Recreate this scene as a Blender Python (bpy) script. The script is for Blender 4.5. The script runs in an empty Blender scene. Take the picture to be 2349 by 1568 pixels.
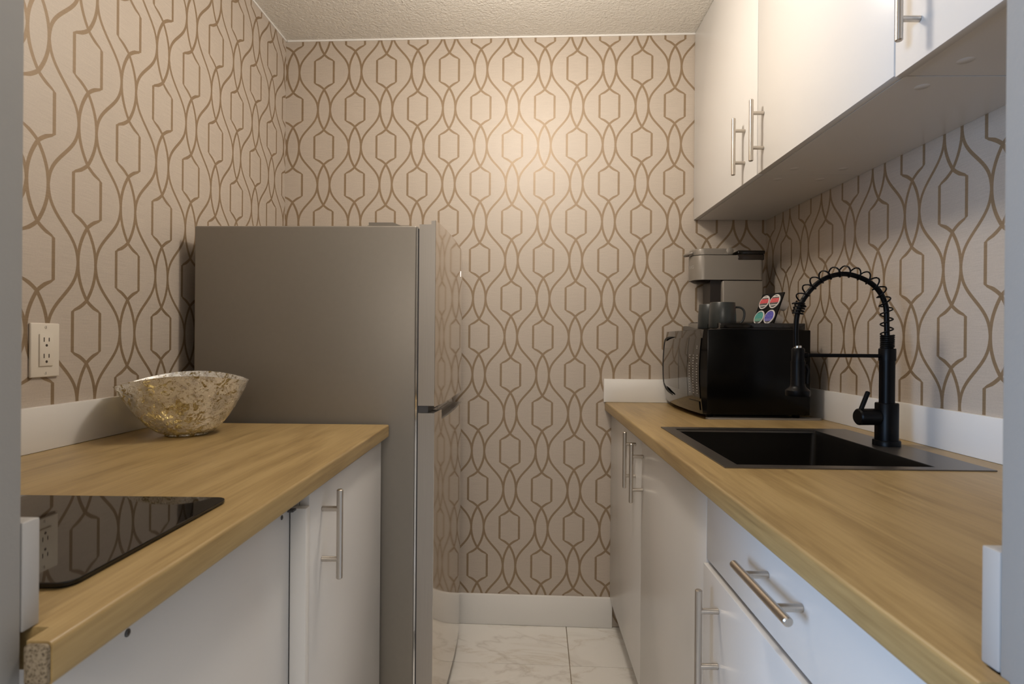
import bpy, bmesh, math, random
from mathutils import Vector, Matrix, noise
R_ = math.radians
random.seed(4)
S = bpy.context.scene
C = S.collection
H = 1.147                                   # camera height above the floor; all z below are relative to the camera

# ------------------------------------------------------------------ camera, world, lights, exposure
YAW, PIT, ROL, FPX = 0.0485693, -0.001304, 0.008151, 1279.97
cd = bpy.data.cameras.new('camera'); cam = bpy.data.objects.new('camera', cd); C.objects.link(cam)
cd.sensor_fit = 'HORIZONTAL'; cd.sensor_width = 36.0; cd.lens = FPX / 2349 * 36.0
cd.clip_start = 0.02; cd.clip_end = 50
cd.dof.use_dof = True; cd.dof.focus_distance = 1.7; cd.dof.aperture_fstop = 9.0
cam.matrix_world = (Matrix.Translation((0, 0, H)) @ Matrix.Rotation(YAW, 4, 'Z') @ Matrix.Rotation(math.pi/2 + PIT, 4, 'X')
                    @ Matrix.Rotation(ROL, 4, 'Z'))
S.camera = cam
S.view_settings.view_transform = 'Standard'; S.view_settings.look = 'None'
S.view_settings.gamma = 1.0; S.view_settings.use_curve_mapping = False
S.view_settings.exposure = 0.42
w = bpy.data.worlds.new('world'); S.world = w; w.use_nodes = True
w.node_tree.nodes['Background'].inputs[0].default_value = (1.0, 0.97, 0.93, 1)
w.node_tree.nodes['Background'].inputs[1].default_value = 0.30

def light(name, kind, loc, col, power, **k):
    d = bpy.data.lights.new(name, kind); o = bpy.data.objects.new(name, d); C.objects.link(o)
    o.location = loc; d.color = col; d.energy = power
    for a, b in k.items(): setattr(d, a, b)
    return o
# the kitchen's warm ceiling lamp (just above the frame) and the daylight window of the room behind the camera
light('ceiling_lamp_light', 'POINT', (-0.06, 1.41, H + 1.00), (1.0, 0.90, 0.785), 17.5, shadow_soft_size=0.085)
light('rear_fill_light', 'POINT', (-0.03, -0.75, H + 0.62), (1.0, 0.89, 0.77), 24.0, shadow_soft_size=0.28)   # added warm fill behind the camera, lifts the lower wall and floor
o = light('window_daylight', 'AREA', (-2.6, -1.7, H + 0.25), (0.44, 0.66, 1.0), 80.0, shape='RECTANGLE', size=0.8, size_y=1.1)
o.rotation_euler = (Vector((0.3, 0.75, H - 0.35)) - o.location).to_track_quat('-Z', 'Y').to_euler()

# ------------------------------------------------------------------ frames (each wall or counter run is a degree or two off the others)
D = 2.264527
FRM = {'W': (0, 0, 0), 'R': (0.266488, D, 0.026060), 'L': (-0.445537, D, 0.037734),
       'RW': (0.897471, D, 0.044031), 'LW': (-1.056971, D, 0.016905), 'B': (0, D, 0)}
def FM(F):
    x, y, t = FRM[F]
    return Matrix.Translation((x, y, H)) @ Matrix.Rotation(t, 4, 'Z')
def conv(F, G, p):                          # a point of frame F in frame G
    return FM(G).inverted() @ (FM(F) @ Vector(p))
ZC, ZL, ZU, ZF, ZT = -0.241, -0.236, 0.489, -1.147, 1.236

# ------------------------------------------------------------------ materials
class N:
    def __init__(s, name):
        s.m = bpy.data.materials.new(name); s.m.use_nodes = True; s.t = s.m.node_tree
        s.b = s.t.nodes['Principled BSDF']
    def n(s, k, **a):
        x = s.t.nodes.new(k)
        for i, v in a.items(): setattr(x, i, v)
        return x
    def l(s, a, b): s.t.links.new(a, b)
    def put(s, sock, v):
        if hasattr(v, 'is_linked') or hasattr(v, 'links'): s.l(v, sock)
        else: sock.default_value = v
    def math(s, op, a, b=0.0, c=None, clamp=False):
        x = s.n('ShaderNodeMath', operation=op, use_clamp=clamp)
        s.put(x.inputs[0], a); s.put(x.inputs[1], b)
        if c is not None: s.put(x.inputs[2], c)
        return x.outputs[0]
    def obj(s, scale=(1, 1, 1), loc=(0, 0, 0), rot=(0, 0, 0)):
        c = s.n('ShaderNodeTexCoord'); mp = s.n('ShaderNodeMapping')
        mp.inputs['Scale'].default_value = scale; mp.inputs['Location'].default_value = loc; mp.inputs['Rotation'].default_value = rot
        s.l(c.outputs['Object'], mp.inputs[0]); return mp.outputs[0]
    def noise(s, vec, sc, det=3, rough=.5, dist=0.0):
        x = s.n('ShaderNodeTexNoise'); s.l(vec, x.inputs['Vector']); x.inputs['Scale'].default_value = sc
        x.inputs['Detail'].default_value = det; x.inputs['Roughness'].default_value = rough; x.inputs['Distortion'].default_value = dist
        return x.outputs[0]
    def ramp(s, fac, stops, interp='LINEAR'):
        x = s.n('ShaderNodeValToRGB'); x.color_ramp.interpolation = interp; e = x.color_ramp.elements
        while len(e) < len(stops): e.new(1)
        for i, (p, c) in enumerate(stops):
            e[i].position = p; e[i].color = (c if len(c) == 4 else (*c, 1))
        s.l(fac, x.inputs[0]); return x.outputs[0]
    def mix(s, f, a, b):
        x = s.n('ShaderNodeMix', data_type='RGBA'); s.put(x.inputs[0], f)
        s.put(x.inputs[6], a if hasattr(a, 'links') else (*a[:3], 1)); s.put(x.inputs[7], b if hasattr(b, 'links') else (*b[:3], 1)); return x.outputs[2]
    def bump(s, h, st=.3, d=.001):
        x = s.n('ShaderNodeBump'); x.inputs['Strength'].default_value = st; x.inputs['Distance'].default_value = d
        s.l(h, x.inputs['Height']); s.l(x.outputs[0], s.b.inputs['Normal']); return x
    def set(s, **k):
        for a, v in k.items():
            i = s.b.inputs[{'col': 'Base Color', 'rough': 'Roughness', 'metal': 'Metallic', 'spec': 'Specular IOR Level', 'coat': 'Coat Weight',
                            'coatr': 'Coat Roughness', 'trans': 'Transmission Weight', 'ior': 'IOR', 'aniso': 'Anisotropic'}[a]]
            if hasattr(v, 'links'): s.l(v, i)
            else: i.default_value = (*v, 1) if isinstance(v, tuple) else v
        return s
def flat(name, col, rough=.5, metal=0.0, nz=.04, nsc=40, **k):
    m = N(name); v = m.obj(); f = m.noise(v, nsc, 2)
    c = m.mix(f, tuple(x*(1-nz) for x in col), tuple(min(1, x*(1+nz)) for x in col))
    m.set(col=c, rough=rough, metal=metal, **k); return m.m

PX, QH = 0.26, 0.15511                     # wallpaper repeat: column pitch, half of the row pitch
def wallpaper(name, axis, c0, z0):
    m = N(name)
    tc = m.n('ShaderNodeTexCoord'); sp = m.n('ShaderNodeSeparateXYZ'); m.l(tc.outputs['Object'], sp.inputs[0])
    def fold(v, off, per):                 # distance to nearest centre, 0..per/2
        a = m.math('SUBTRACT', v, off); a = m.math('DIVIDE', a, per); a = m.math('ADD', a, 0.5)
        a = m.math('SUBTRACT', m.math('FRACT', m.math('ADD', a, 40.0)), 0.5)
        return m.math('MULTIPLY', m.math('ABSOLUTE', a), per)
    xa = fold(sp.outputs[axis], c0, PX); za = fold(sp.outputs[2], z0, 2*QH)
    h, wd, zc, e = 0.0450, 0.0395, 0.0722, 0.0255
    def g(z):
        if z < h: return wd
        if z < zc:
            t = zc - z; T = zc - h; a = .92; c = (wd - a*T)/T/T
            return a*t + c*t*t
        u = (QH - z)/(QH - zc); return -e*(1 - u**2.1)
    def wv(z):
        t = z/QH; s_ = t - .8*math.sin(2*math.pi*t)/(2*math.pi)
        return (PX/2 - e) + (e - (PX/2 - e))*s_
    def curve(fn, zin, lo, hi, n=120):
        f = m.n('ShaderNodeFloatCurve'); cu = f.mapping.curves[0]; f.mapping.extend = 'HORIZONTAL'
        pts = [(i/n, (fn(QH*i/n) - lo)/(hi - lo)) for i in range(n+1)]
        cu.points[0].location = pts[0]; cu.points[1].location = pts[-1]
        for p in pts[1:-1]: cu.points.new(*p)
        for p in cu.points: p.handle_type = 'VECTOR'
        f.mapping.update()
        m.l(m.math('DIVIDE', zin, QH), f.inputs['Value'])
        return m.math('MULTIPLY_ADD', f.outputs[0], hi - lo, lo)
    def dw(fn, w0):
        def k(z):
            dz = .0006; s_ = (fn(min(QH, z+dz)) - fn(max(0, z-dz)))/(min(QH, z+dz) - max(0, z-dz))
            s_ = min(abs(s_), 2.0)
            if fn is g:
                if z < h + .0005: s_ = 0
                elif z < h + .007: s_ *= (z-h)/.007
            return w0*math.sqrt(1+s_*s_)
        return k
    def mask(x, z, fn, w0):
        gg = curve(fn, z, -.03, .13); hw = curve(dw(fn, w0), z, 0, .02)
        d = m.math('ABSOLUTE', m.math('SUBTRACT', m.math('ABSOLUTE', x), m.math('ABSOLUTE', gg)))
        q = m.math('DIVIDE', m.math('SUBTRACT', m.math('ADD', hw, .0005), d), .001, clamp=True)
        return q
    xb = m.math('SUBTRACT', PX/2, xa); zb = m.math('SUBTRACT', QH, za)
    M1 = mask(xa, za, g, .0043); M2 = mask(xb, zb, g, .0043); M3 = mask(xa, za, wv, .0040)
    M = m.math('MAXIMUM', m.math('MAXIMUM', M1, M2), M3)
    # woven ground: fine horizontal threads
    st = (14, 900, 900) if axis == 0 else (900, 14, 900)
    st = (18, 18, 700)
    th = m.noise(m.obj(st), 1.0, 3, .6); th2 = m.noise(m.obj((240, 240, 240)), 1.0, 2)
    tt = m.math('MULTIPLY_ADD', th, .7, m.math('MULTIPLY', th2, .3))
    base = m.ramp(tt, [(.25, (.405, .345, .285)), (.75, (.535, .46, .385))])
    gold = m.ramp(tt, [(.3, (.235, .160, .090)), (.7, (.30, .210, .122))])
    m.set(col=m.mix(M, base, gold), rough=m.math('MULTIPLY_ADD', M, -.03, .54), metal=m.math('MULTIPLY', M, .28), spec=1.0)
    m.bump(tt, .25, .0006)
    return m.m

def wood(name, seed=0.0):
    m = N(name); v = m.obj((1, 1, 1), (seed, seed*2, 0))
    wv_ = m.noise(v, 2.2, 3, .5)
    st = m.obj((30, 2.6, 30), (seed, 0, 0)); n1 = m.noise(st, 1.0, 5, .62, .5)
    n2 = m.noise(m.obj((170, 6, 170), (seed, 0, 0)), 1.0, 3, .6)
    n3 = m.noise(m.obj((6, 1.0, 6), (seed, 3, 0)), 1.3, 3, .55, .9)
    a = m.math('MULTIPLY_ADD', n1, .42, m.math('MULTIPLY_ADD', n2, .32, m.math('MULTIPLY', n3, .26)))
    c = m.ramp(a, [(.32, (.20, .130, .050)), (.44, (.315, .213, .088)), (.53, (.385, .27, .118)), (.68, (.47, .34, .16))])
    kn = m.n('ShaderNodeTexVoronoi'); m.l(m.obj((5.5, 2.2, 5.5), (seed, .4, 0)), kn.inputs['Vector']); kn.inputs['Scale'].default_value = 1.0
    k = m.math('LESS_THAN', kn.outputs['Distance'], .045); kf = m.math('MULTIPLY', k, m.noise(st, 3.0, 3))
    c = m.mix(m.math('MULTIPLY', kf, .7), c, (.22, .12, .045))
    m.set(col=c, rough=m.math('MULTIPLY_ADD', n2, .14, .30), spec=.5)
    m.bump(n2, .15, .0005); return m.m

def brushed(name, col, rough, dirn=2, amt=.12, metal=1.0, **k):
    m = N(name); sc = [500, 500, 500]; sc[dirn] = 6
    n_ = m.noise(m.obj(tuple(sc)), 1.0, 3, .6)
    m.set(col=m.mix(n_, tuple(c*.9 for c in col), tuple(min(1, c*1.08) for c in col)), metal=metal,
          rough=m.math('MULTIPLY_ADD', n_, amt, rough), **k); return m.m

def marble(name):
    m = N(name); oi = m.n('ShaderNodeObjectInfo'); tc = m.n('ShaderNodeTexCoord')
    off = m.n('ShaderNodeVectorMath', operation='SCALE'); cb = m.n('ShaderNodeCombineXYZ')
    m.l(oi.outputs['Random'], cb.inputs[0]); m.l(oi.outputs['Random'], cb.inputs[1]); m.l(cb.outputs[0], off.inputs[0]); off.inputs['Scale'].default_value = 30
    ad = m.n('ShaderNodeVectorMath', operation='ADD'); m.l(tc.outputs['Object'], ad.inputs[0]); m.l(off.outputs[0], ad.inputs[1])
    mp = m.n('ShaderNodeMapping'); m.l(ad.outputs[0], mp.inputs[0]); mp.inputs['Rotation'].default_value = (0, 0, .6); mp.inputs['Scale'].default_value = (1.0, 2.0, 1)
    n1 = m.noise(mp.outputs[0], 1.7, 6, .62, 1.1)
    d = m.math('ABSOLUTE', m.math('SUBTRACT', n1, .5))
    v1 = m.ramp(d, [(0, (1, 1, 1)), (.012, (.35, .35, .35)), (.05, (0, 0, 0))])
    n2 = m.noise(mp.outputs[0], 1.1, 5, .6, .7)
    d2 = m.math('ABSOLUTE', m.math('SUBTRACT', n2, .47))
    v2 = m.ramp(d2, [(0, (.8, .8, .8)), (.006, (.4, .4, .4)), (.03, (0, 0, 0))])
    msk = m.noise(mp.outputs[0], 2.4, 2)
    c = m.mix(m.math('MULTIPLY', v1, m.math('MULTIPLY', m.math('GREATER_THAN', msk, .42), .34)), (.84, .82, .78), (.50, .42, .31))
    c = m.mix(m.math('MULTIPLY', v2, .42), c, (.40, .35, .29))
    m.set(col=c, rough=.18, spec=.5); return m.m

def mercury(name):                          # mercury glass: silver leaf broken by flecks of see-through amber glass
    m = N(name); v = m.obj()
    n1 = m.noise(v, 50, 6, .75, 1.4); n2 = m.noise(v, 7, 2, .5); n3 = m.noise(v, 110, 4, .7, 1.5); n4 = m.noise(v, 26, 4, .7, .8)
    sp = m.n('ShaderNodeSeparateXYZ'); m.l(v, sp.inputs[0])
    side = m.math('MULTIPLY_ADD', sp.outputs[0], -1.1, .5, clamp=True)        # more amber towards the wall end of the bowl
    a = m.math('ADD', m.math('MULTIPLY', n1, .62), m.math('ADD', m.math('MULTIPLY', n2, .22), m.math('MULTIPLY', side, .16)))
    fleck = m.math('DIVIDE', m.math('SUBTRACT', a, .518), .018, clamp=True)   # 1 = bare glass
    fine = m.math('DIVIDE', m.math('SUBTRACT', n3, .575), .02, clamp=True)
    gl = m.math('MAXIMUM', fleck, m.math('MULTIPLY', fine, .75))
    leaf = m.ramp(n4, [(.38, (.60, .60, .59)), (.48, (.95, .94, .91)), (.60, (1, 1, .98))])
    m.set(col=leaf, coat=.9, coatr=.05, metal=.5, rough=m.math('MULTIPLY_ADD', n4, .40, .04))
    m.bump(n1, .5, .002)
    amb = m.n('ShaderNodeBsdfPrincipled'); m.l(m.mix(side, (.30, .22, .09), (.42, .27, .045)), amb.inputs['Base Color']); amb.inputs['Roughness'].default_value = .12
    tr = m.n('ShaderNodeBsdfTransparent'); m.l(m.mix(side, (.80, .76, .62), (.86, .72, .36)), tr.inputs[0])
    gm = m.n('ShaderNodeMixShader'); gm.inputs[0].default_value = .38; m.l(amb.outputs[0], gm.inputs[2]); m.l(tr.outputs[0], gm.inputs[1])
    mx = m.n('ShaderNodeMixShader'); m.l(m.math('MULTIPLY_ADD', gl, .86, .12), mx.inputs[0]); m.l(m.b.outputs[0], mx.inputs[1]); m.l(gm.outputs[0], mx.inputs[2])
    out = [x for x in m.t.nodes if x.type == 'OUTPUT_MATERIAL'][0]
    m.l(mx.outputs[0], out.inputs[0]); return m.m

def particle(name):
    m = N(name); v = m.obj()
    vo = m.n('ShaderNodeTexVoronoi'); m.l(v, vo.inputs['Vector']); vo.inputs['Scale'].default_value = 420
    n_ = m.noise(v, 260, 4, .7); c = m.ramp(m.math('MULTIPLY_ADD', n_, .7, m.math('MULTIPLY', vo.outputs['Distance'], .5)),
             [(.35, (.06, .045, .03)), (.5, (.20, .155, .10)), (.68, (.32, .26, .18))])
    m.set(col=c, rough=.9); m.bump(n_, .8, .002); return m.m

def painted(name, col, rough, bsc, bst, bd=.002):
    m = N(name); v = m.obj(); n_ = m.noise(v, bsc, 4, .6)
    m.set(col=m.mix(m.noise(v, 3, 2), tuple(c*.97 for c in col), tuple(min(1, c*1.02) for c in col)), rough=rough)
    m.bump(n_, bst, bd); return m.m

def label(name, bands):                     # printed foil lid, bands along its own local z
    m = N(name); tc = m.n('ShaderNodeTexCoord'); sp = m.n('ShaderNodeSeparateXYZ'); m.l(tc.outputs['Object'], sp.inputs[0])
    a = m.math('MULTIPLY_ADD', sp.outputs[1], 1/.05, .5)
    nz = m.noise(m.obj((900, 350, 1)), 1.0, 2)
    tx = m.math('MULTIPLY', m.math('GREATER_THAN', nz, .56), m.math('GREATER_THAN', m.math('FRACT', m.math('MULTIPLY', a, 11)), .45))
    c = m.ramp(a, bands, 'CONSTANT'); c = m.mix(m.math('MULTIPLY', tx, .55), c, (.85, .84, .84))
    m.set(col=c, rough=.35); return m.m

M = {}
M['white'] = flat('white_melamine', (.70, .685, .665), .27, nz=.015, nsc=3, spec=.5)
M['white_matt'] = flat('white_matt_board', (.66, .64, .62), .5, nz=.02)
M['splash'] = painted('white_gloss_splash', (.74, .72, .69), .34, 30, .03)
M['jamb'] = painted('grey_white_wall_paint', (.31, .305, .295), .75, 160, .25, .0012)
M['trimw'] = painted('white_trim_paint', (.80, .785, .76), .45, 120, .12)
M['board'] = painted('dimmed_white_board_paint', (.42, .41, .40), .5, 60, .1)  # white paint, its colour darkened to stand in for the dimmer light there
M['ceil'] = painted('stippled_ceiling_paint', (.78, .75, .69), .9, 95, 1.0, .007)
M['woodL'] = wood('oak_laminate_left', 1.7); M['woodR'] = wood('oak_laminate_right', 5.2)
M['steel'] = brushed('brushed_steel_handle', (.56, .51, .45), .26)
M['door_ss'] = brushed('stainless_fridge_door', (.66, .61, .55), .07, 0, .03)
M['door_side'] = brushed('satin_fridge_door_edge', (.42, .39, .355), .36, 2, .06, .6)
M['fridge'] = flat('grey_fridge_side_paint', (.235, .212, .182), .42, .3, nz=.03, nsc=60)
M['fr_dark'] = flat('dark_grey_gasket', (.075, .075, .08), .6)
M['chrome'] = brushed('chrome', (.85, .85, .85), .08, 2, .03)
M['black'] = flat('black_satin_metal', (.002, .002, .0025), .38, .0, spec=.16)
M['blackgloss'] = flat('black_gloss_plastic', (.006, .0055, .005), .10, nz=.02, coat=.5, coatr=.04)
M['blackside'] = flat('black_painted_steel', (.002, .002, .002), .22, nz=.02, spec=.18)
M['glass'] = flat('black_ceramic_glass', (.008, .007, .006), .03, nz=.02, spec=.5)
M['mwwin'] = flat('microwave_window_glass', (.07, .06, .05), .07, nz=.1, nsc=900, spec=.8)
M['print'] = flat('pale_grey_print', (.42, .40, .37), .5)
M['sink'] = flat('gunmetal_sink', (.030, .026, .022), .45, .6, nz=.1, nsc=400)
M['sinkrim'] = flat('gunmetal_sink_rim', (.16, .145, .13), .32, .8, nz=.1, nsc=400)
M['coffee'] = flat('grey_brown_satin_plastic', (.25, .225, .195), .36, .25, nz=.02)
M['coffee_dk'] = flat('dark_brown_plastic', (.018, .013, .010), .4)
M['smoke'] = flat('smoky_translucent_plastic', (.07, .055, .045), .12, nz=.05, trans=.6)
M['mug'] = flat('charcoal_glazed_stoneware', (.030, .034, .034), .32, nz=.06)
M['mugrim'] = flat('charcoal_mug_rim', (.16, .15, .13), .35)
M['ivory'] = flat('ivory_outlet_plastic', (.70, .64, .55), .35, nz=.01)
M['slot'] = flat('outlet_slot_dark', (.05, .035, .025), .6)
M['screw'] = flat('zinc_screw', (.10, .10, .10), .4, .6)
M['pod'] = flat('white_pod_plastic', (.72, .69, .67), .35)
M['greypad'] = flat('grey_rubber_pad', (.23, .21, .19), .55)
M['grout'] = flat('brown_grey_grout', (.30, .24, .17), .9, nz=.2)
M['dark'] = flat('dark_cavity', (.02, .02, .02), .9)
M['particle'] = particle('raw_particle_board')
M['mercury'] = mercury('mercury_glass')
M['marble'] = marble('marble_look_porcelain')
M['paperB'] = wallpaper('trellis_wallpaper_back', 0, -0.11509, 1.10405)
M['paperL'] = wallpaper('trellis_wallpaper_left', 1, 1.23359 - D, 0.63368)
M['paperR'] = wallpaper('trellis_wallpaper_right', 1, 1.31933 - D, 0.32847)
K = (.02, .018, .018); Wt = (.75, .72, .70)
M['lid_red'] = label('red_pod_label', [(0, K), (.20, Wt), (.26, K), (.40, (.62, .03, .045)), (.72, K), (.80, Wt), (.86, K)])
M['lid_teal'] = label('teal_pod_label', [(0, K), (.2, (.10, .32, .24)), (.42, (.01, .30, .27)), (.80, (.008, .16, .15))])
M['lid_blue'] = label('blue_pod_label', [(0, K), (.18, (.12, .12, .45)), (.34, (.035, .035, .42)), (.85, (.02, .02, .22))])

# ------------------------------------------------------------------ mesh helpers
def box(bm, x0, x1, y0, y1, z0, z1):
    vs = [bm.verts.new((x, y, z)) for x in (x0, x1) for y in (y0, y1) for z in (z0, z1)]
    for f in ((0, 1, 3, 2), (4, 6, 7, 5), (0, 4, 5, 1), (2, 3, 7, 6), (0, 2, 6, 4), (1, 5, 7, 3)): bm.faces.new([vs[i] for i in f])
    return vs
def BX(*a, bev=0.0, seg=2):
    bm = bmesh.new(); box(bm, *a)
    if bev: bmesh.ops.bevel(bm, geom=bm.edges[:], offset=bev, segments=seg, affect='EDGES', profile=.5)
    return bm
def prism(bm, pts, z0, z1):                 # polygon in x,y extruded in z
    a = [bm.verts.new((x, y, z0)) for x, y in pts]; b = [bm.verts.new((x, y, z1)) for x, y in pts]
    n = len(pts); bm.faces.new(a[::-1]); bm.faces.new(b)
    for i in range(n): bm.faces.new((a[i], a[(i+1) % n], b[(i+1) % n], b[i]))
def PR(pts, z0, z1):
    bm = bmesh.new(); prism(bm, pts, z0, z1); bmesh.ops.recalc_face_normals(bm, faces=bm.faces[:]); return bm
def basis(d):
    d = Vector(d).normalized(); u = d.orthogonal().normalized(); return u, d.cross(u)
def lathe(bm, base, d, prof, seg=24, cap=True):   # prof: (distance along d, radius)
    base = Vector(base); d = Vector(d).normalized(); u, v = basis(d); rings = []
    for h_, r in prof:
        rings.append([bm.verts.new(base + d*h_ + (u*math.cos(6.28318531*i/seg) + v*math.sin(6.28318531*i/seg))*r) for i in range(seg)])
    for a, b in zip(rings, rings[1:]):
        for i in range(seg): bm.faces.new((a[i], a[(i+1) % seg], b[(i+1) % seg], b[i]))
    if cap: bm.faces.new(rings[0][::-1]); bm.faces.new(rings[-1])
def cyl(bm, p, q, r, seg=20, bv=.0012):
    p, q = Vector(p), Vector(q); L = (q-p).length; bv = min(bv, r*.4, L*.3)
    lathe(bm, p, q-p, [(0, r-bv), (bv, r), (L-bv, r), (L, r-bv)], seg)
def tube(bm, pts, r, seg=10, cap=True):
    pts = [Vector(p) for p in pts]; n = len(pts); rings = []; u = None
    for i, p in enumerate(pts):
        t = (pts[min(i+1, n-1)] - pts[max(i-1, 0)]).normalized()
        if u is None: u = t.orthogonal().normalized()
        u = (u - t*u.dot(t)).normalized(); v = t.cross(u); rr = r(i/(n-1)) if callable(r) else r
        rings.append([bm.verts.new(p + (u*math.cos(6.2831853*k/seg) + v*math.sin(6.2831853*k/seg))*rr) for k in range(seg)])
    for a, b in zip(rings, rings[1:]):
        for i in range(seg): bm.faces.new((a[i], a[(i+1) % seg], b[(i+1) % seg], b[i]))
    if cap: bm.faces.new(rings[0][::-1]); bm.faces.new(rings[-1])

def cat(P, n=8):
    out = []
    for i in range(len(P)-1):
        p0, p1, p2, p3 = P[max(i-1, 0)], P[i], P[i+1], P[min(i+2, len(P)-1)]
        for k in range(n):
            s = k/n; out.append(tuple(.5*((2*p1[j]) + (-p0[j]+p2[j])*s + (2*p0[j]-5*p1[j]+4*p2[j]-p3[j])*s*s + (-p0[j]+3*p1[j]-3*p2[j]+p3[j])*s**3) for j in range(len(p1))))
    out.append(tuple(P[-1])); return out
def finish(name, bm, mat, smooth=None, recalc=True):
    if recalc: bmesh.ops.recalc_face_normals(bm, faces=bm.faces[:])
    me = bpy.data.meshes.new(name); bm.to_mesh(me); bm.free(); me.materials.append(mat if not isinstance(mat, str) else M[mat])
    if smooth is not None:
        me.polygons.foreach_set('use_smooth', [True]*len(me.polygons)); me.set_sharp_from_angle(angle=R_(smooth))
    return me
def tag(o, label=None, cat=None, group=None, kind=None):
    for k, v in (('label', label), ('category', cat), ('group', group), ('kind', kind)):
        if v: o[k] = v
    return o
def root(name, F, org, label, cat, group=None):
    o = bpy.data.objects.new(name, None); C.objects.link(o); o.empty_display_size = .05
    o.matrix_world = FM(F) @ Matrix.Translation(org); o['_o'] = tuple(org)
    return tag(o, label, cat, group)
def part(name, bm, mat, parent, smooth=35, label=None, kind=None):   # bm in frame coordinates of the thing's root
    r = parent; offs = Vector((0, 0, 0))
    while r is not None:
        if '_o' in r: offs = Vector(r['_o'][:])
        r = r.parent
    bmesh.ops.translate(bm, verts=bm.verts[:], vec=-offs)
    o = bpy.data.objects.new(name, finish(name, bm, mat, smooth)); C.objects.link(o); o.parent = parent
    return tag(o, label, kind=kind)
def solo(name, F, org, bm, mat, label, cat, group=None, smooth=35):  # a thing that is one mesh (may still take child parts)
    bmesh.ops.translate(bm, verts=bm.verts[:], vec=-Vector(org))
    o = bpy.data.objects.new(name, finish(name, bm, mat, smooth)); C.objects.link(o)
    o.matrix_world = FM(F) @ Matrix.Translation(org); o['_o'] = tuple(org)
    return tag(o, label, cat, group)
def struct(name, F, bm, mat, smooth=None):
    o = bpy.data.objects.new(name, finish(name, bm, mat, smooth)); C.objects.link(o); o.matrix_world = FM(F); o['kind'] = 'structure'; return o

# ------------------------------------------------------------------ the room
NEAR_L, NEAR_R = -1.84, -1.84
struct('wall_back', 'B', BX(-1.2, 1.1, 0, .1, ZF, ZT), 'paperB')
struct('wall_left', 'LW', BX(-.1, 0, -2.0, .0, ZF, ZT), 'paperL')
struct('wall_right', 'RW', BX(0, .1, -2.05, .0, ZF, ZT), 'paperR')
struct('ceiling', 'W', BX(-1.25, 1.15, .2, 2.4, ZT, ZT + .08), 'ceil')
# doorway wall: two returns and the piece above the opening
wl = conv('LW', 'L', (0, -1.84, 0)).x; wr = conv('RW', 'R', (0, -1.84, 0)).x
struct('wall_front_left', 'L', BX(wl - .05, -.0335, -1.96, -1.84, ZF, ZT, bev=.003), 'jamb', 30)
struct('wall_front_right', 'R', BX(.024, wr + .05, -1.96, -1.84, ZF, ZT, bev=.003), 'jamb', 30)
struct('wall_front', 'W', BX(-.41, .36, .29, .41, .93, ZT), 'jamb')
fl = struct('floor', 'W', BX(-1.25, 1.15, .2, 2.4, ZF - .06, ZF - .004), 'grout')
tile_me = {}
ys = [2.2645]; y = 1.9835
while y > .2: ys.append(y); y -= .302
ys.append(.2)
xs = [-1.09, -.484, .118, .72, .96]
for a, b in zip(ys, ys[1:]):
    for c, d_ in zip(xs, xs[1:]):
        g_ = .0014
        key = (round(a-b, 3), round(d_-c, 3))
        if key not in tile_me:
            hx, hy = (d_-c)/2 - g_, (a-b)/2 - g_
            tile_me[key] = finish('tile', BX(-hx, hx, -hy, hy, -.008, 0, bev=.0008, seg=1), 'marble')
        o = bpy.data.objects.new('tile', tile_me[key]); C.objects.link(o); o.parent = fl
        o.location = ((c+d_)/2, (a+b)/2, ZF + random.uniform(-.0003, .0003))
struct('baseboard_back', 'B', BX(-1.05, .302, -.014, 0, ZF, ZF + .122, bev=.004), 'trimw', 30)
struct('trim_1', 'B', BX(-1.05, .64, -.004, 0, ZT - .006, ZT), 'trimw')
bm = bmesh.new(); box(bm, 0, .004, -1.9, -.003, ZT - .006, ZT); struct('trim_2', 'LW', bm, 'trimw')

# ------------------------------------------------------------------ bar handles
def bar_handle(F, face, a, b, axis, parent, out=-1, stand=.035, over=.038, label='brushed steel bar handle'):
    """a, b: the two fixing points (y, z) on the face plane x=face; the bar runs along axis ('y' or 'z')."""
    bm = bmesh.new(); x1 = face + out*stand
    for p in (a, b): cyl(bm, (face - out*.0, p[0], p[1]), (x1, p[0], p[1]), .0052, 14)
    if axis == 'z': cyl(bm, (x1, a[0], min(a[1], b[1]) - over), (x1, a[0], max(a[1], b[1]) + over), .0062, 22, .0015)
    else: cyl(bm, (x1, min(a[0], b[0]) - over, a[1]), (x1, max(a[0], b[0]) + over, a[1]), .0062, 22, .0015)
    return part('handle', bm, 'steel', parent, 40, label)

# ------------------------------------------------------------------ right run: base cabinets
def carcass(x0, x1, y0, y1, z0, z1, t=.016, top=False):
    bm = bmesh.new()
    box(bm, x0, x1, y0, y0+t, z0, z1); box(bm, x0, x1, y1-t, y1, z0, z1)
    box(bm, x0, x1, y0+t, y1-t, z0, z0+t); box(bm, x1-.006, x1, y0+t, y1-t, z0+t, z1)
    if top: box(bm, x0, x1-.006, y0+t, y1-t, z1-t, z1)
    return bm
CT = .034
zc0 = ZC - CT
FACE = .0255
def wxR(y): return conv('RW', 'R', (0, y, 0)).x
t = root('sink_base_cabinet', 'R', (.3, -.59, ZF), 'white double-door base cabinet under the black sink, against the back wall', 'cabinet')
part('body', carcass(FACE + .019, .60, -1.180, -.018, -1.033, zc0 - .001), 'white', t, None)
part('toe_kick', BX(.085, .10, -1.18, -.018, ZF, -1.034), 'white_matt', t, None)
d1 = part('door', BX(FACE, FACE+.018, -.588, -.006, -1.031, zc0 - .004, bev=.0012), 'white', t, 30)
bar_handle('R', FACE, (-.503, -.319), (-.503, -.418), 'z', d1)
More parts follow.
